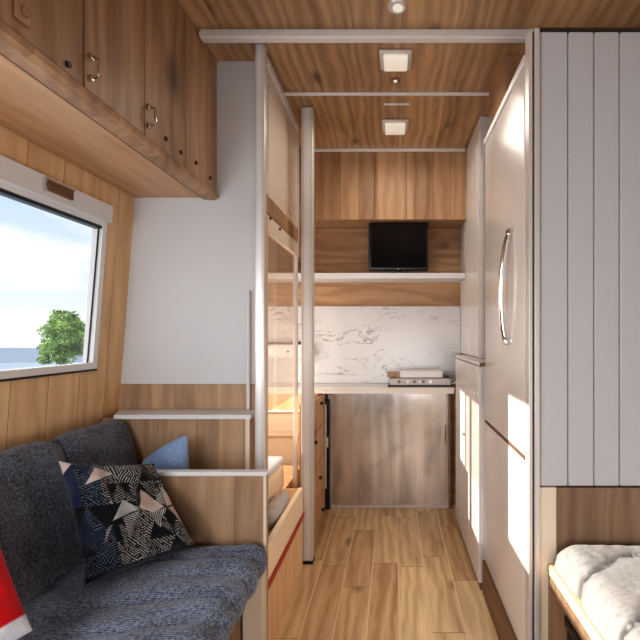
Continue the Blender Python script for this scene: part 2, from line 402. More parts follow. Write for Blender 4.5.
b = B(); tube(b, [(.01, 1.772, CE-.0005), (.01, 1.772, CE-.004)], [.022, .018], 20); obj('base', b, M['plinth'], t)
b = B(); tube(b, [(.01, 1.772, CE-.004), (.01, 1.772, CE-.009)], [.009, .006], 14); obj('dome', b, M['lens'], t)
o = obj('ceiling_strip', box(-.044, .076, 1.945, 1.957, CE-.006, CE-.0005, bev=.0015), M['white'])
tag(o, 'thin white strip on the ceiling in front of the rear square lamp', 'strip')

# ---------------------------------------------------------------- left screen: posts, marbled panel, glass door
def post(x0, x1, y, wd, label, z1):
    t = thing('support_post', ((x0+x1)/2, y, FL), label, 'post')
    b = B(); bx(b, x0, x1, y, y+wd, FL+.012, z1, bev=.004)
    obj('pole', b, M['alu_warm'], t)
    b = B(); bx(b, x0+.25*(x1-x0), x1-.25*(x1-x0), y-.003, y+.001, FL+.02, z1-.01)
    obj('face_strip', b, M['alu'], t)
    b = B(); bx(b, x0-.002, x1+.002, y-.004, y+wd+.004, FL+.0005, FL+.012); obj('foot', b, M['black'], t)['label'] = 'black foot'
post(-.500, -.464, 1.538, .03, 'slim grey metal post between the white partition and the marbled panel', CE-.002)
post(-.426, -.372, 1.972, .05, 'wide grey metal post beside the wooden drawers', CE-.002)
t = thing('screen_panel', (-.49, 1.85, .535), 'pale marbled panel under the ceiling between the two metal posts', 'panel')
b = B(); bx(b, -.499, -.487, 1.672, 2.16, .537, 1.044); obj('board', b, M['pale_panel'], t)
b = B(); bx(b, -.502, -.480, 1.575, 2.16, .470, .5365, bev=.002); obj('rail', b, M['cab_end'], t)['label'] = 'brown wooden rail'
b = B(); bx(b, -.503, -.480, 2.16, 2.185, .40, 1.044, bev=.002); obj('stile', b, M['alu_warm'], t)
t = thing('glass_door', (-.49, 1.88, -.66), 'narrow framed glass door between the posts with kitchen seen through', 'door')
b = B(); bx(b, -.500, -.480, 1.605, 1.640, -.66, .462, bev=.002); obj('stile', b, M['bunk_wood'], t)
b = B(); bx(b, -.500, -.480, 2.13, 2.155, -.95, .398, bev=.002); obj('stile', b, M['white'], t)
b = B(); bx(b, -.500, -.480, 1.640, 2.155, .398, .462, bev=.002); obj('top_rail', b, M['cream'], t)
b = B(); bx(b, -.492, -.488, 1.640, 2.13, -.30, .398); obj('pane', b, M['door_glass'], t)
for y, z in ((1.66, .455), (1.80, .448)):
    b = B(); tube(b, [(-.480, y, z), (-.474, y, z)], .006, 10); obj('screw', b, M['black'], t)
# bright tube trim at the partition edge
o = obj('trim_tube', tube(B(), [(-.556, 1.636, -.285), (-.556, 1.636, .17)], .007, 10), M['white'], None, True)
tag(o, 'thin white tube standing on the ledge against the white partition', 'tube')

# ---------------------------------------------------------------- ledge cabinet behind the sofa end
t = thing('ledge_cabinet', (-.8, 1.59, FL), 'low wooden cabinet with a white ledge under the white partition', 'cabinet')
b = box(-1.056, -.52, 1.545, 1.646, FL+.001, -.302); obj('body', b, M['oak_grey'], t)
b = B(); prism(b, [(-1.055, 1.646), (-1.00, 1.525), (-.51, 1.525), (-.51, 1.646)], 'Z', -.301, -.286); obj('ledge', b, M['white'], t)['label'] = 'white ledge'
b = box(-.532, -.518, 1.536, 1.545, FL+.001, -.302); obj('edge_strip', b, M['cream'], t)
# divider board
t = thing('divider_board', (-.58, 1.33, FL), 'upright wooden board with white top edge at the far end of the sofa', 'divider')
b = box(-.79, -.393, 1.320, 1.342, FL+.001, -.437); obj('board', b, M['oak_grey'], t)
b = box(-.79, -.390, 1.316, 1.346, -.437, -.424, bev=.003); obj('cap', b, M['white'], t)['label'] = 'white edging strip'
b = box(-.401, -.3925, 1.3175, 1.3205, FL+.001, -.438); obj('edge', b, M['cream'], t)

# ---------------------------------------------------------------- sofa
t = thing('sofa', (-.7, .7, FL), 'dark grey upholstered sofa bench under the window with tufted seat', 'sofa')
b = B(); bx(b, -.436, -.414, -.5, 1.288, -.745, -.708, bev=.002); obj('rail', b, M['oak_pale'], t)
b = B(); bx(b, -.99, -.46, -.5, 1.288, FL+.001, -.73); obj('base', b, M['oak_dark'], t)
b = B(); bx(b, -.456, -.396, 1.290, 1.316, FL+.001, -.69, bev=.002); obj('end_panel', b, M['cream'], t)['label'] = 'cream end panel'
b = B(); bx(b, -.99, -.545, 1.347, 1.524, FL+.001, -.62); obj('corner_box', b, M['oak_grey'], t)
# seat: lofted along y, rolled edge, folds running across
def sstep(a, b, x):
    x = max(0, min(1, (x-a)/(b-a))); return x*x*(3-2*x)
def seat_ring(y, n=72):
    pts = []
    prof = []
    # closed profile: front rounded; go from back-top to front, around, under
    x0, x1, zt, zb = -.885, -.380, -.632, -.728
    for i in range(40): prof.append((x0+(x1-.045-x0)*i/39, zt, 'top'))
    for i in range(1, 14):
        a = PI/2 - PI*i/14; prof.append((x1-.045+.045*math.cos(a), (zt+zb)/2+(zt-zb)/2*math.sin(a), 'edge'))
    for i in range(10): prof.append((x1-.045+(x0-x1+.045)*i/9, zb, 'bot'))
    for x, z, k in prof:
        yy = y + .05*mnoise.noise((x*3.1, y*1.1, 2.0)) - .10*sstep(-.75, -.4, x)*.6
        ph = yy/.098
        fold = (abs(math.sin(PI*ph))**.75 - .62) * (.014+.010*mnoise.noise((x*2, ph*.8, 4)))
        fold *= .35+.65*sstep(-.86, -.55, x)
        fold += .007*mnoise.noise((x*6, y*14, .3)) + .003*mnoise.noise((x*12, y*40, 8.3)) + .003*mnoise.noise((x*25, y*25, 1.3))
        if k == 'top': pts.append((x, y, z+fold))
        elif k == 'edge':
            c = Vector((x-(x1-.045), z-(zt+zb)/2)); c = c*(1+fold*16)
            pts.append((x1-.045+c.x, y, (zt+zb)/2+c.y))
        else: pts.append((x, y, z))
    return pts
st = []
N = 220
for i in range(N+1):
    y = -.5 + 1.815*i/N; r = seat_ring(y)
    e = min((1.315-y)/.05, 1.0); 
    if e < 1:
        k = math.sqrt(max(0.0, 1-(1-e)**2)); zc = -.70
        r = [(x, yy, zc+(z-zc)*(.35+.65*k)) for x, yy, z in r]
        r = [(-.6+(x+.6)*(.93+.07*k) if x > -.6 else x, yy, z) for x, yy, z in r]
    st.append(r)
b = loft(B(), st); obj('seat_cushion', b, M['sofa_seat'], t, 80)['label'] = 'tufted seat cushion with bluish light put into its grey cloth'
def back_ring(y, e, seed):
    prof = [(-.862, -.645), (-.868, -.60), (-.888, -.52), (-.910, -.44), (-.930, -.37), (-.947, -.325), (-.965, -.301), (-.985, -.295), (-1.003, -.305), (-1.012, -.335), (-1.016, -.40), (-1.022, -.5), (-1.03, -.645)]
    # densify
    pp = []
    for (xa, za), (xb, zb) in zip(prof, prof[1:]+prof[:1]):
        for k in range(4): pp.append((xa+(xb-xa)*k/4, za+(zb-za)*k/4))
    cx, cz = -.95, -.48
    out = []
    for x, z in pp:
        q = .65+.35*e; w = .92+.08*e
        X = cx+(x-cx)*q; Z = cz+(z-cz)*w
        n = .010*mnoise.noise((y*7, z*6, seed)) + .009*mnoise.noise((y*20, z*4+y*6, seed+4)) + .003*mnoise.noise((y*46, z*12, seed+2))
        if x > -.97: X += n + .012*e*math.sin(PI*min(1, max(0, (z+.645)/.35)))
        else: X = max(X, -1.028-.0)
        out.append((X, y, Z + (.006*mnoise.noise((y*5, 0, seed)) if z > -.36 else 0)))
    return out
for y0, y1, sd in ((.56, 1.226, 1.0), (1.230, 1.522, 5.0), (-.45, .556, 9.0)):
    st = []
    n = max(24, int((y1-y0)/.012))
    for i in range(n+1):
        u = i/n; y = y0+(y1-y0)*u; d = min(y-y0, y1-y); e = math.sqrt(max(0, 1-(1-min(1, d/.06))**2))
        st.append(back_ring(y, e, sd))
    obj('backrest', loft(B(), st), M['sofa'], t, 80)

# ---------------------------------------------------------------- pillows
def pillow(name, BL, BR, TR, TL, T, n, colfn, mat, label, cat, pinch=.06, side=1, wr=.0):
    BL, BR, TR, TL = map(Vector, (BL, BR, TR, TL))
    nrm = (BR-BL).cross(TL-BL).normalized()*side
    ctr = (BL+BR+TR+TL)/4
    me = bpy.data.meshes.new(name); vs = []; fs = []; cols = []
    def pos(u, v, s):
        a = 2*u-1; c = 2*v-1
        uu = .5+.5*a*(1-pinch*(1-c*c)); vv = .5+.5*c*(1-pinch*(1-a*a))
        p = BL*(1-uu)*(1-vv)+BR*uu*(1-vv)+TR*uu*vv+TL*(1-uu)*vv
        h = T*((1-abs(a)**2.6)*(1-abs(c)**2.6))**.55
        w = wr*(mnoise.noise((u*3.2, v*3.2, 3.3+s))*.7+.35*mnoise.noise((u*8, v*8, 1.3+s)))*min(1, h/T*2)
        if wr > .03: w -= .030*math.exp(-((v-.70-.10*(u-.5))/.06)**2)*min(1, h/T*2)*(.3+.7*u)
        return p + nrm*(s*(h*.5+.0015) + w)
    for s in (1, -1):
        base = len(vs)
        for j in range(n+1):
            for i in range(n+1):
                vs.append(pos(i/n, j/n, s)); cols.append(colfn(i/n, j/n, s))
        for j in range(n):
            for i in range(n):
                q = [base+j*(n+1)+i, base+j*(n+1)+i+1, base+(j+1)*(n+1)+i+1, base+(j+1)*(n+1)+i]
                fs.append(q if s == 1 else q[::-1])
    m = (n+1)*(n+1)
    ring = [i for i in range(n)] + [i*(n+1)+n for i in range(n)] + [n*(n+1)+n-i for i in range(n)] + [(n-i)*(n+1) for i in range(n)]
    for k in range(len(ring)):
        a, c = ring[k], ring[(k+1) % len(ring)]; fs.append([c, a, a+m, c+m])
    loc = Vector((ctr.x, ctr.y, min(BL.z, BR.z, TR.z, TL.z)))
    me.from_pydata([v-loc for v in vs], [], fs)
    ca = me.color_attributes.new('Col', 'FLOAT_COLOR', 'POINT')
    flat = []
    for c in cols: flat += [c[0], c[1], c[2], 1]
    ca.data.foreach_set('color', flat)
    for p in me.polygons: p.use_smooth = True
    me.materials.append(mat); me.update()
    o = bpy.data.objects.new(name, me); C.objects.link(o); o.location = loc + Vector((0, 0, H))
    return tag(o, label, cat)

PK = srgb(186, 168, 160); GY = srgb(150, 148, 144); BK = srgb(15, 15, 19); NV = srgb(32, 40, 62); HT = srgb(164, 160, 156)
pale = [([(57, 459), (68, 461.5), (60, 474)], PK), ([(90, 465), (106, 473), (79, 485)], PK), ([(103.7, 523), (114.4, 501.7), (131.6, 511.8)], GY),
        ([(132.5, 511), (137, 491), (161, 510), (147, 516)], PK), ([(164.8, 509.7), (163.5, 490), (177, 507)], PK), ([(166, 511.5), (178, 508.5), (182.5, 528)], PK)]
bright = [([(141, 516), (163, 511), (155, 532)], .3), ([(114, 520), (131, 514), (122, 543)], 1.9), ([(98, 531), (104, 526), (96, 546)], 1.2), ([(150, 507), (164, 489), (164, 508)], .9)]
def inpoly(p, poly):
    r = False; j = len(poly)-1
    for i in range(len(poly)):
        (xi, yi), (xj, yj) = poly[i], poly[j]
        if (yi > p[1]) != (yj > p[1]) and p[0] < (xj-xi)*(p[1]-yi)/(yj-yi)+xi: r = not r
        j = i
    return r
def pat(u, v, s):
    if s < 0: return BK
    TLp, TRp, BRp, BLp = (57, 459), (155, 465), (196, 552), (82, 585)
    x = BLp[0]*(1-u)*(1-v)+BRp[0]*u*(1-v)+TRp[0]*u*v+TLp[0]*(1-u)*v
    y = BLp[1]*(1-u)*(1-v)+BRp[1]*u*(1-v)+TRp[1]*u*v+TLp[1]*(1-u)*v
    for poly, c in pale:
        if inpoly((x, y), poly): return c
    for poly, a in bright:
        if inpoly((x, y), poly):
            d = x*math.cos(a)+y*math.sin(a)
            return HT if (d/2.3) % 1 < .55 else BK
    if v < .05 or v > .985: return BK
    row = int((1-v)*5.0); fr = (1-v)*5.0-row
    cu = u*4.2 + .5*(row % 2); ci = math.floor(cu); fu = cu-ci
    up = 1 if (fr > abs(2*fu-1)) else 0
    hsh = (ci*7 + row*13 + up*5 + ci*row*3) % 11
    if row == 2 and not up: return BK
    if u < .10 and .3 < v: return NV
    if hsh in (0, 4): return BK if up else NV if u < .3 else BK
    a = [.5, 1.15, 2.2, 2.75][hsh % 4]
    wob = 1.3*mnoise.noise((x*.11, y*.11, hsh))
    d = x*math.cos(a)+y*math.sin(a)+wob
    lit = (d/2.5) % 1 < .30 and mnoise.noise((x*.5, y*.5, 2.2)) > -.28
    c = HT if u > .3 else srgb(96, 104, 124)
    return c if lit else BK
pillow('patterned_pillow', (-.770, 1.066, -.626), (-.570, 1.236, -.616), (-.722, 1.285, -.388), (-.872, 1.110, -.328), .13, 230, pat, M['attr'],
       'black throw pillow with pale triangles and hatching on the sofa seat', 'pillow', .05, 1, .05)
pillow('blue_pillow', (-.842, 1.438, -.600), (-.702, 1.42, -.600), (-.698, 1.445, -.340), (-.862, 1.468, -.435), .09, 40, lambda u, v, s: (0, 0, 0), M['blue'],
       'pale blue pillow tucked behind the upright wooden board', 'pillow', -.10, 1, .012)
RD = srgb(186, 14, 20); WH = srgb(206, 206, 208)
pillow('red_pillow', (-.785, .625, -.605), (-.677, .80, -.555), (-.825, .865, -.345), (-.905, .69, -.375), .08, 60, lambda u, v, s: WH if v < .13 else RD, M['attr'],
       'red pillow with pale grey border at the near end of the sofa', 'pillow', .03, 1, .012)

# ---------------------------------------------------------------- lower bunk seen through the glass door
t = thing('bunk_bed', (-.75, 1.7, FL), 'low built-in bunk with orange wood front and red edge strip', 'bed')
b = B(); bx(b, -.455, -.412, 1.36, 1.945, FL+.001, -.832); obj('front_panel', b, M['bunk_wood'], t)
b = B(); bx(b, -.418, -.404, 1.36, 1.945, -.831, -.812, bev=.002); obj('edge_strip', b, M['red_trim'], t)['label'] = 'red edge strip'
b = B(); bx(b, -.432, -.410, 1.36, 1.945, -.811, -.695, bev=.004); obj('side_board', b, M['bunk_cream'], t)['label'] = 'cream side board'
b = B(); bx(b, -.98, -.433, 1.68, 2.04, -.830, -.735); obj('deck', b, M['bunk_wood'], t)
b = B(); bx(b, -.512, -.433, 1.572, 1.679, -.830, -.735); obj('deck_end', b, M['bunk_wood'], t)
b = B(); bx(b, -.98, -.515, 2.045, 2.40, FL+.001, -.735); obj('head_box', b, M['bunk_wood'], t)
b = B(); bx(b, -.98, -.515, 1.68, 2.035, -.733, -.606, bev=.03, seg=4)
o = obj('bunk_mattress', b, M['bunk_cream'], None, 60)
tag(o, 'thin mattress with cream side and white sheet on the lower bunk', 'mattress')
b = B(); bx(b, -.975, -.520, 1.685, 2.03, -.605, -.575, bev=.014, seg=4)
o = obj('bunk_pillow', b, M['mattress'], None, 60); tag(o, 'flat white bunk cushion on top of the cream mattress', 'cushion')
b = B()
st = []
for i in range(14):
    y = 1.60+.26*i/13; w = .066*math.sqrt(max(.02, 1-((i-6)/8)**2))
    st.append([(-.474+w*.6*math.cos(a*2*PI/12), y, -.703+(.028+.004*math.sin(i*1.7))*math.sin(a*2*PI/12)) for a in range(12)])
o = obj('folded_cloth', loft(b, st), M['linen'], None, 80); tag(o, 'crumpled grey cloth lying along the bunk edge', 'cloth')

# ---------------------------------------------------------------- kitchen
t = thing('wall_cabinet', (-.3, 2.54, .66), 'wooden kitchen wall cabinet under the ceiling at the back', 'cabinet')
b = B(); bx(b, -.99, .418, 2.448, 2.658, .662, CE-.002); obj('carcass', b, M['cab_end'], t)
for x0, x1 in ((-.98, -.448), (-.445, -.105), (-.102, .073), (.076, .418)):
    obj('door', box(x0, x1, 2.432, 2.447, .66, CE-.017, bev=.0012), M['kitchen_wood'], t)
o = obj('splashback', box(-.99, .418, 2.648, 2.6585, -.299, .178), M['marble']); tag(o, 'white marble splashback with grey veins above the counter', 'splashback')
o = obj('wall_shelf', box(-.99, .418, 2.452, 2.6585, .326, .358, bev=.002), M['white']); tag(o, 'long white wall shelf carrying the television', 'shelf')
t = thing('television', (.03, 2.49, .359), 'small black television standing on the white wall shelf', 'television')
b = B(); bx(b, -.142, .205, 2.478, 2.502, .376, .654, bev=.006, seg=3); obj('casing', b, M['black'], t, True)
b = B(); bx(b, -.128, .191, 2.4755, 2.4785, .392, .642); obj('screen', b, M['screen'], t)
b = B(); bx(b, -.03, .095, 2.46, 2.53, .3585, .366, bev=.002); bx(b, .01, .055, 2.486, 2.498, .364, .38); obj('stand', b, M['black'], t)
b = B(); tube(b, [(.03, 2.478, .384), (.03, 2.476, .384)], .0035, 8); obj('button', b, M['alu_warm'], t)
t = thing('countertop', (-.3, 2.54, -.30), 'white kitchen countertop along the back wall', 'countertop')
b = B(); bx(b, -.99, .350, 2.425, 2.646, -.335, -.300, bev=.003); obj('slab', b, M['white'], t)
b = B(); bx(b, -.99, .350, 2.421, 2.426, -.313, -.302); obj('edge_strip', b, M['cream'], t)
# portable stove
t = thing('portable_stove', (.15, 2.5, -.3), 'low silver tabletop stove with control knobs on the counter', 'stove')
b = B(); bx(b, -.022, .335, 2.455, 2.60, -.291, -.248, bev=.004); obj('body', b, M['silver'], t)
b = B(); bx(b, -.030, .345, 2.452, 2.603, -.2985, -.291); obj('base', b, M['black'], t)
b = B(); bx(b, .040, .288, 2.46, 2.59, -.247, -.208, bev=.003); obj('lid', b, M['white'], t)['label'] = 'white lid'
b = B(); bx(b, -.035, .038, 2.50, 2.59, -.247, -.222, bev=.002); obj('side_plate', b, M['cab_end'], t)
for i, x in enumerate((.035, .085, .125, .155, .175, .215)):
    b = B(); tube(b, [(x, 2.455, -.269), (x, 2.447, -.269)], [.0085, .007] if i != 5 else [.012, .011], 12); obj('knob', b, M['alu_warm'] if i % 2 else M['plinth'], t)
b = B(); tube(b, [(.337, 2.47, -.262), (.356, 2.47, -.262), (.362, 2.47, -.270), (.356, 2.47, -.284), (.337, 2.47, -.284)], .004, 8); obj('handle', b, M['chrome'], t, True)
b = B(); bx(b, .292, .330, 2.475, 2.58, -.247, -.236, bev=.003); obj('burner_rest', b, M['black'], t)
# metal front under the counter
t = thing('counter_front', (.0, 2.63, FL), 'reflective taupe metal panel under the kitchen counter', 'panel')
b = B(); bx(b, -.378, .338, 2.612, 2.632, FL+.006, -.337); obj('sheet', b, M['panel_metal'], t)
b = B(); bx(b, -.378, .338, 2.606, 2.6125, FL+.001, FL+.018); obj('bottom_rail', b, M['alu_warm'], t)
b = B(); bx(b, .338, .352, 2.60, 2.64, FL+.001, -.337); obj('side_strip', b, M['oak_dark'], t)
b = B(); bx(b, -.396, -.379, 2.602, 2.64, FL+.001, -.337); obj('side_strip', b, M['panel_metal'], t)
b = B(); bx(b, .318, .324, 2.606, 2.612, -.66, -.55, bev=.002); obj('pull', b, M['plinth'], t)
# drawer cabinet facing the corridor, left
t = thing('drawer_cabinet', (-.43, 2.34, FL), 'warm wooden drawer cabinet facing the corridor beside the metal panel', 'cabinet')
b = B(); bx(b, -.452, -.428, 2.06, 2.574, FL+.001, -.3365); obj('carcass', b, M['drawer_wood'], t)
zz = [-.342, -.52, -.70, -.88, -1.04]
kn = [(2.40, -.385), (2.22, -.56), (2.36, -.79), (2.44, -1.0)]
for (za, zb), (ky, kz) in zip(zip(zz, zz[1:]), kn):
    d = obj('drawer', box(-.428, -.410, 2.062, 2.572, zb+.003, za-.003, bev=.003), M['drawer_wood'], t)
    b = B(); tube(b, [(-.410, ky, kz), (-.394, ky, kz)], [.006, .011], 12); obj('knob', b, M['black'], d, True)['label'] = 'small black knob'
b = B(); bx(b, -.43, -.411, 2.02, 2.3, -.372, -.345); 
b.free()
t = thing('latch_strip', (-.395, 2.59, -.93), 'tall black strip with metal latch between the drawers and metal panel', 'strip')
b = B(); bx(b, -.43, -.384, 2.585, 2.60, FL+.001, -.392); obj('strip', b, M['black'], t)
b = B(); bx(b, -.414, -.403, 2.577, 2.585, -.93, -.42, bev=.002); bx(b, -.404, -.392, 2.576, 2.584, -.68, -.62, bev=.002); obj('latch', b, M['alu'], t)['label'] = 'grey metal latch bar'
# left part under the counter, behind the bunk
t = thing('under_counter_unit', (-.75, 2.44, -.62), 'cream and wood unit under the counter behind the bunk', 'cabinet')
b = B(); bx(b, -.98, -.515, 2.428, 2.445, -.425, -.3365); obj('apron', b, M['bunk_wood'], t)
b = B(); bx(b, -.98, -.515, 2.405, 2.445, -.437, -.4255, bev=.002); obj('shelf_edge', b, M['white'], t)
b = B(); bx(b, -.98, -.515, 2.42, 2.44, -.550, -.438); obj('panel', b, M['bunk_pale'], t)
b = B(); bx(b, -.98, -.515, 2.418, 2.445, -.575, -.551); bx(b, -.98, -.515, 2.43, 2.446, -.745, -.576); obj('lower_panel', b, M['bunk_pale'], t)
# white wall box behind the glass
t = thing('wall_box', (-.66, 2.6, -.14), 'white box with dark top line on the splashback behind the glass door', 'box')
b = B(); bx(b, -.80, -.515, 2.585, 2.6475, -.140, -.058, bev=.002); obj('body', b, M['white'], t)
b = B(); bx(b, -.80, -.515, 2.58, 2.6475, -.057, -.043); obj('lid', b, M['dark'], t)['label'] = 'dark top lip'
b = B(); bx(b, -.80, -.515, 2.581, 2.585, -.118, -.082); obj('band', b, M['alu'], t)
b = B(); tube(b, [(-.635, 2.581, -.10), (-.635, 2.573, -.10)], .008, 10); obj('knob', b, M['black'], t)

# ---------------------------------------------------------------- right side: tall cabinet, low cabinet, fridge
t = thing('tall_cabinet', (.6, 2.25, -.11), 'tall white cabinet standing between the fridge and kitchen shelves', 'cabinet')
b = B(); bx(b, .420, 1.09, 2.06, 2.656, -.112, CE-.002, bev=.002); obj('body', b, M['white_gloss'], t)
b = B(); bx(b, .434, .60, 2.052, 2.0595, -.09, .86); obj('door', b, M['alu_warm'], t)
b = B(); bx(b, .413, .4195, 2.075, 2.40, -.10, .93, bev=.002); obj('side_door', b, M['white_gloss'], t)
t = thing('low_cabinet', (.6, 2.1, FL), 'sunlit white low cabinet between the fridge and kitchen counter', 'cabinet')
b = B(); bx(b, .372, 1.09, 1.765, 2.42, FL+.001, -.128); obj('body', b, M['white_gloss'], t)
b = B(); bx(b, .356, 1.09, 1.757, 2.425, -.128, -.1135, bev=.002); obj('top', b, M['white_gloss'], t)
b = B(); bx(b, .357, .46, 1.755, 1.757, -.129, -.1145); obj('edge_strip', b, M['plinth'], t)['label'] = 'dark brown front edge'
for y0, y1, ky, kz in ((1.768, 1.99, 1.83, -.245), (1.994, 2.418, 2.10, -.49)):
    d = obj('door', box(.355, .3715, y0, y1, FL+.03, -.132, bev=.003), M['white_gloss'], t)
    b = B(); tube(b, [(.355, ky, kz), (.345, ky, kz)], [.006, .009], 12); tube(b, [(.347, ky-.018, kz), (.347, ky+.018, kz)], .004, 8); obj('knob', b, M['chrome'], d, True)
b = B(); bx(b, .362, .3715, 1.77, 2.41, FL+.0015, FL+.029); obj('kickboard', b, M['plinth'], t)
t = thing('fridge', (.7, 1.48, -.945), 'tall satin grey fridge with curved chrome handle facing the corridor', 'fridge')
b = B(); bx(b, .398, 1.0, 1.222, 1.742, -.925, .785); obj('body', b, M['fridge'], t)
d1 = obj('door', box(.376, .397, 1.217, 1.742, -.348, .775, bev=.006, seg=3), M['fridge'], t, True)
d2 = obj('door', box(.376, .397, 1.217, 1.742, -.925, -.358, bev=.006, seg=3), M['fridge'], t, True)
b = B(); bx(b, .3755, .398, 1.216, 1.745, -.3575, -.3485); obj('door_gap', b, M['plinth'], t)
b = B(); bx(b, .372, .40, 1.214, 1.748, .776, .800, bev=.003); obj('top_trim', b, M['alu'], t)
hb = B(); pts = []
for i in range(17):
    u = i/16; z = .325-.345*u; pts.append((.368-.020*math.sin(PI*u)**.6, 1.352+.040*u, z))
tube(hb, pts, .0085, 12)
for z, y in ((.325, 1.352), (-.02, 1.392)):
    bx(hb, .360, .3765, y-.014, y+.014, z-.012, z+.012, bev=.004)
obj('handle', hb, M['chrome'], d1, True)['label'] = 'long bowed chrome handle'
b = B(); bx(b, .368, 1.05, 1.216, 1.752, FL+.0005, -.927); struct('baseboard_right', b, M['plinth'])

# ---------------------------------------------------------------- bench on the right
t = thing('bench', (.75, .7, FL), 'wooden sleeping bench with pale rail on the right under the white boards', 'bench')
b = B(); bx(b, .457, 1.095, 1.186, 1.204, -.655, -.426); obj('backboard', b, M['oak_dark'], t)
b = B(); bx(b, .410, .4565, 1.190, 1.206, FL+.001, -.426); obj('side_strip', b, M['cream'], t)['label'] = 'cream edge strip'
b = B(); prism(b, [(.432, -.662), (.432, -.640), (.436, -.636), (1.09, -.636), (1.09, -.662)], 'Y', -.5, 1.186); obj('deck', b, M['oak_pale'], t)
b = B(); bx(b, .433, .446, -.5, 1.186, -.700, -.663); obj('rail', b, M['oak_dark'], t)
b = B(); bx(b, .433, 1.09, 1.176, 1.189, FL+.001, -.701); obj('end_panel', b, M['cab_end'], t)
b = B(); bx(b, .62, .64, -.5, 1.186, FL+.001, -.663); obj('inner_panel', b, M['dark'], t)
t = thing('storage_box', (.53, .85, FL), 'black glossy storage box under the right hand bench', 'box')
b = box(.474, .60, .55, 1.165, FL+.001, -.80, bev=.006); obj('body', b, M['black'], t)
b = box(.468, .606, .545, 1.17, -.799, -.765, bev=.008, seg=3); obj('lid', b, M['black_gloss'], t, True)
# quilt with rolls
def quilt():
    vs, fs, cols = [], [], []
    nx, ny = 90, 260
    x0, x1, y0, y1 = .452, 1.085, -.45, 1.176
    W = srgb(160, 156, 152); G = srgb(58, 56, 56); Bn = srgb(150, 128, 108)
    for j in range(ny+1):
        for i in range(nx+1):
            u = i/nx; y = y0+(y1-y0)*j/ny
            x = x0+(x1-x0)*u
            yy = y + .03*mnoise.noise((x*3, y*2, 7)) + .085*(1-sstep(.45, .62, x)) + .02*(x-.7)
            ph = yy/.19+.12; fr = ph-math.floor(ph)
            roll = (1-abs(2*fr-1)**3)**.7
            edge = math.sqrt(max(0, 1-(1-min(1, (x-x0)/.05))**2)); ye = math.sqrt(max(0, 1-(1-min(1, (y1-y)/.04))**2))
            z = -.6345 + .012 + (.046*edge + .012*roll*edge + .003*mnoise.noise((x*10, y*10, 0)) + .0025*mnoise.noise((x*40, y*40, 3)))*(.3+.7*ye)
            if i == 0: z = -.6345
            vs.append((x - .012*roll*(1-min(1, (x-x0)/.06)), y, z))
            seam = max(0, 1-min(fr, 1-fr)/.10)
            k = mnoise.noise((x*130, y*130, 5))*.5+.5; k2 = mnoise.noise((x*260, y*90, 9))*.5+.5
            f = seam*1.1*(k > .36)*(.5+.5*k2) + .34*max(0, k2-.5)*2 + (.20 if k > .66 else 0)
            pb = max(0, mnoise.noise((x*8, y*8, 11)))*.8*(k2 > .5)
            c = [W[q]*(1-min(1, f))+G[q]*min(1, f) for q in range(3)]
            c = [c[q]*(1-pb)+Bn[q]*pb for q in range(3)]
            if y > y1-.012: c = [.06, .06, .075]
            cols.append(c)
    for j in range(ny):
        for i in range(nx):
            a = j*(nx+1)+i; fs.append((a, a+1, a+nx+2, a+nx+1))
    base = len(vs)
    # flat underside
    edge = [i for i in range(nx+1)] + [j*(nx+1)+nx for j in range(1, ny+1)] + [ny*(nx+1)+i for i in range(nx-1, -1, -1)] + [j*(nx+1) for j in range(ny-1, 0, -1)]
    for e in edge:
        v = vs[e]; vs.append((v[0], v[1], -.6352)); cols.append([.06, .06, .075])
    m = len(edge)
    for k in range(m): fs.append((edge[(k+1) % m], edge[k], base+k, base+(k+1) % m))
    fs.append(tuple(base+k for k in range(m)))
    me = bpy.data.meshes.new('bench_quilt'); me.from_pydata([(v[0]-.77, v[1]-.4, v[2]+.6352) for v in vs], [], fs)
    ca = me.color_attributes.new('Col', 'FLOAT_COLOR', 'POINT'); flat = []
    for c in cols: flat += [c[0], c[1], c[2], 1]
    ca.data.foreach_set('color', flat)
    for p in me.polygons: p.use_smooth = True
    me.materials.append(M['attr']); me.update()
    o = bpy.data.objects.new('bench_quilt', me); C.objects.link(o); o.location = (.77, .4, -.6352+H)
    tag(o, 'thick cream speckled quilt with grey seams on the right bench', 'quilt')
quilt()

# ---------------------------------------------------------------- outside
def tree(cx, cy, rx, top, bottom):
    t = thing('tree', (cx, cy, bottom), 'round green leafy tree seen through the window', 'tree')
    b = B(); tube(b, [(cx, cy, bottom), (cx+.1, cy, bottom+.9), (cx, cy, bottom+2.2)], [.22, .17, .08], 10); obj('trunk', b, M['bark'], t, True)
    b = B(); rnd = random.Random(3)
    blobs = []
    hgt = top-bottom
    for i in range(46):
        u = rnd.random(); zc = bottom+hgt*(.25+.68*u)
        rr = rx*(1-abs(u-.28)**1.25*1.05)*.85
        a = rnd.random()*2*PI; q = math.sqrt(rnd.random())
        blobs.append((Vector((cx+rr*q*math.cos(a), cy+rr*q*math.sin(a), zc)), rx*(.20+.16*rnd.random())))
    blobs.append((Vector((cx+.1, cy, top-.35)), .35))
    for c, r in blobs:
        for k in range(190):
            d = Vector((rnd.gauss(0, 1), rnd.gauss(0, 1), rnd.gauss(0, 1))).normalized()
            p = c + d*r*(.6+.5*rnd.random()); s = .075*(.7+.7*rnd.random())
            a = Vector((rnd.gauss(0, 1), rnd.gauss(0, 1), rnd.gauss(0, .7))).normalized(); e = a.cross(d+Vector((.01, .2, .1))).normalized()
            q = [b.verts.new(p+a*s*1.5), b.verts.new(p+e*s*.8), b.verts.new(p-a*s*1.5), b.verts.new(p-e*s*.8)]
            b.faces.new(q)
    obj('foliage', b, M['leaf'], t)
tree(-23.2, 30.0, 1.85, 1.75, -2.9)
b = B()
n = 60; x0 = -260.; top = []
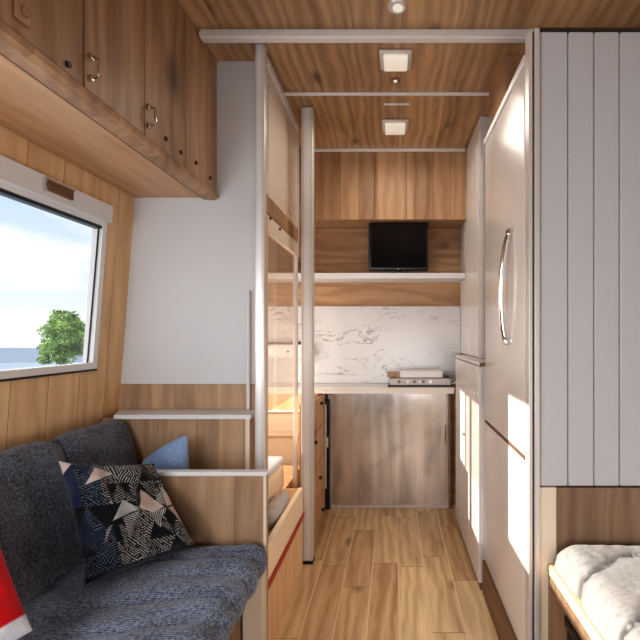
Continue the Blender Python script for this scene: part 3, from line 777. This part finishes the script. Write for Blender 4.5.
for i in range(n+1):
    u = i/n; x = -330+210*u; y = 210+20*math.sin(u*3)
    z = -6.4 + 1.2*math.sin(u*7+1) + 1.5*mnoise.noise((u*6, 0, 0))
    top.append((x, y, z))
for (a, c) in zip(top, top[1:]):
    v = [b.verts.new(p) for p in (a, c, (c[0], c[1]-40, -12.), (a[0], a[1]-40, -12.))]; b.faces.new(v)
bmesh.ops.remove_doubles(b, verts=b.verts, dist=.01)
struct('hill', b, M['hill'])
b = B(); v = [b.verts.new(p) for p in ((-400, 20, -12.1), (-60, 20, -12.1), (-60, 240, -12.1), (-400, 240, -12.1))]; b.faces.new(v)
struct('lake', b, M['water'])
b = B(); v = [b.verts.new(p) for p in ((-40, -10, -2.9), (-2, -10, -2.9), (-2, 45, -2.9), (-40, 45, -2.9))]; b.faces.new(v)
struct('ground', b, M['water'])

# ---------------------------------------------------------------- sky, sun and lamps
w = bpy.data.worlds.new('sky'); bpy.context.scene.world = w; w.use_nodes = True
nt = w.node_tree; nt.nodes.clear()
out = nt.nodes.new('ShaderNodeOutputWorld'); bg = nt.nodes.new('ShaderNodeBackground'); tc = nt.nodes.new('ShaderNodeTexCoord')
sp = nt.nodes.new('ShaderNodeSeparateXYZ'); nt.links.new(tc.outputs['Generated'], sp.inputs[0])
rp = nt.nodes.new('ShaderNodeValToRGB'); nt.links.new(sp.outputs[2], rp.inputs[0])
e = rp.color_ramp.elements; e[0].position = 0.0; e[0].color = srgb(238, 241, 243); e[1].position = .35; e[1].color = srgb(176, 206, 238)
e2 = e.new(.12); e2.color = srgb(214, 228, 240)
mp = nt.nodes.new('ShaderNodeMapping'); mp.inputs['Scale'].default_value = (2.2, 2.2, 7.5); nt.links.new(tc.outputs['Generated'], mp.inputs[0])
nz = nt.nodes.new('ShaderNodeTexNoise'); nz.inputs['Scale'].default_value = 2.0; nz.inputs['Detail'].default_value = 6; nt.links.new(mp.outputs[0], nz.inputs['Vector'])
cr = nt.nodes.new('ShaderNodeValToRGB'); nt.links.new(nz.outputs[0], cr.inputs[0]); cr.color_ramp.elements[0].position = .42; cr.color_ramp.elements[1].position = .62
mx = nt.nodes.new('ShaderNodeMix'); mx.data_type = 'RGBA'; nt.links.new(cr.outputs[0], mx.inputs[0]); nt.links.new(rp.outputs[0], mx.inputs[6]); mx.inputs[7].default_value = srgb(246, 248, 250)
nt.links.new(mx.outputs[2], bg.inputs[0]); bg.inputs[1].default_value = 1.0; nt.links.new(bg.outputs[0], out.inputs[0])

def sun(dirv, energy, col):
    l = bpy.data.lights.new('sun', 'SUN'); l.energy = energy; l.color = col; l.angle = math.radians(.6)
    o = bpy.data.objects.new('sun', l); C.objects.link(o); o.rotation_euler = Vector(dirv).to_track_quat('-Z', 'Y').to_euler()
def area(loc, target, sx, sy, energy, col):
    l = bpy.data.lights.new('area_lamp', 'AREA'); l.shape = 'RECTANGLE'; l.size = sx; l.size_y = sy; l.energy = energy; l.color = col
    o = bpy.data.objects.new('area_lamp', l); C.objects.link(o); o.location = (loc[0], loc[1], loc[2]+H)
    o.rotation_euler = (Vector(target)-Vector(loc)).to_track_quat('-Z', 'Y').to_euler()
def point(loc, energy, col, r=.03):
    l = bpy.data.lights.new('point_lamp', 'POINT'); l.energy = energy; l.color = col; l.shadow_soft_size = r
    o = bpy.data.objects.new('point_lamp', l); C.objects.link(o); o.location = (loc[0], loc[1], loc[2]+H)
sun((1.0, -.06, -.40), 7.5, (1, .95, .88))
area((-.92, .0, .0), (.7, 1.3, -.2), .8, .5, 13, (.92, .96, 1))       # daylight from the front part of the left window
area((.2, -.7, -.35), (-.1, 2.0, -.25), 1.0, .6, 9.5, (.97, .985, 1))          # added fill lamp just behind the camera; the rear wall has no window
point((-.66, 2.15, -.25), 2.2, (1, .88, .70), .05)  # added warm lamp brightening the bunk interior; no fixture is built there
area((.0, 1.9, 1.0), (0, 1.9, -1), .45, .45, 2.6, (1, .93, .84))
area((-.98, 2.08, .0), (.4, 2.2, -.15), .5, .55, 4.2, (1, .96, .90))     # daylight from the bunk window

# ---------------------------------------------------------------- camera
F = 426.0
cam = bpy.data.cameras.new('camera'); cam.sensor_width = 36; cam.sensor_fit = 'HORIZONTAL'; cam.lens = 36*F/640
cam.shift_x = -(393-320)/640; cam.shift_y = (335-320)/640; cam.clip_start = .02; cam.clip_end = 1000
co = bpy.data.objects.new('camera', cam); C.objects.link(co); co.location = (0, 0, H); co.rotation_euler = (PI/2, 0, 0)
sc = bpy.context.scene; sc.camera = co
for o in bpy.data.objects:
    if '_o' in o: del o['_o']
sc.view_settings.view_transform = 'Standard'; sc.view_settings.look = 'Medium High Contrast'
sc.view_settings.exposure = 0.12
try:
    sc.cycles.use_denoising = True
    sc.cycles.max_bounces = 10; sc.cycles.diffuse_bounces = 5; sc.cycles.transparent_max_bounces = 12; sc.cycles.sample_clamp_indirect = 6
    sc.cycles.use_fast_gi = False
except Exception: pass
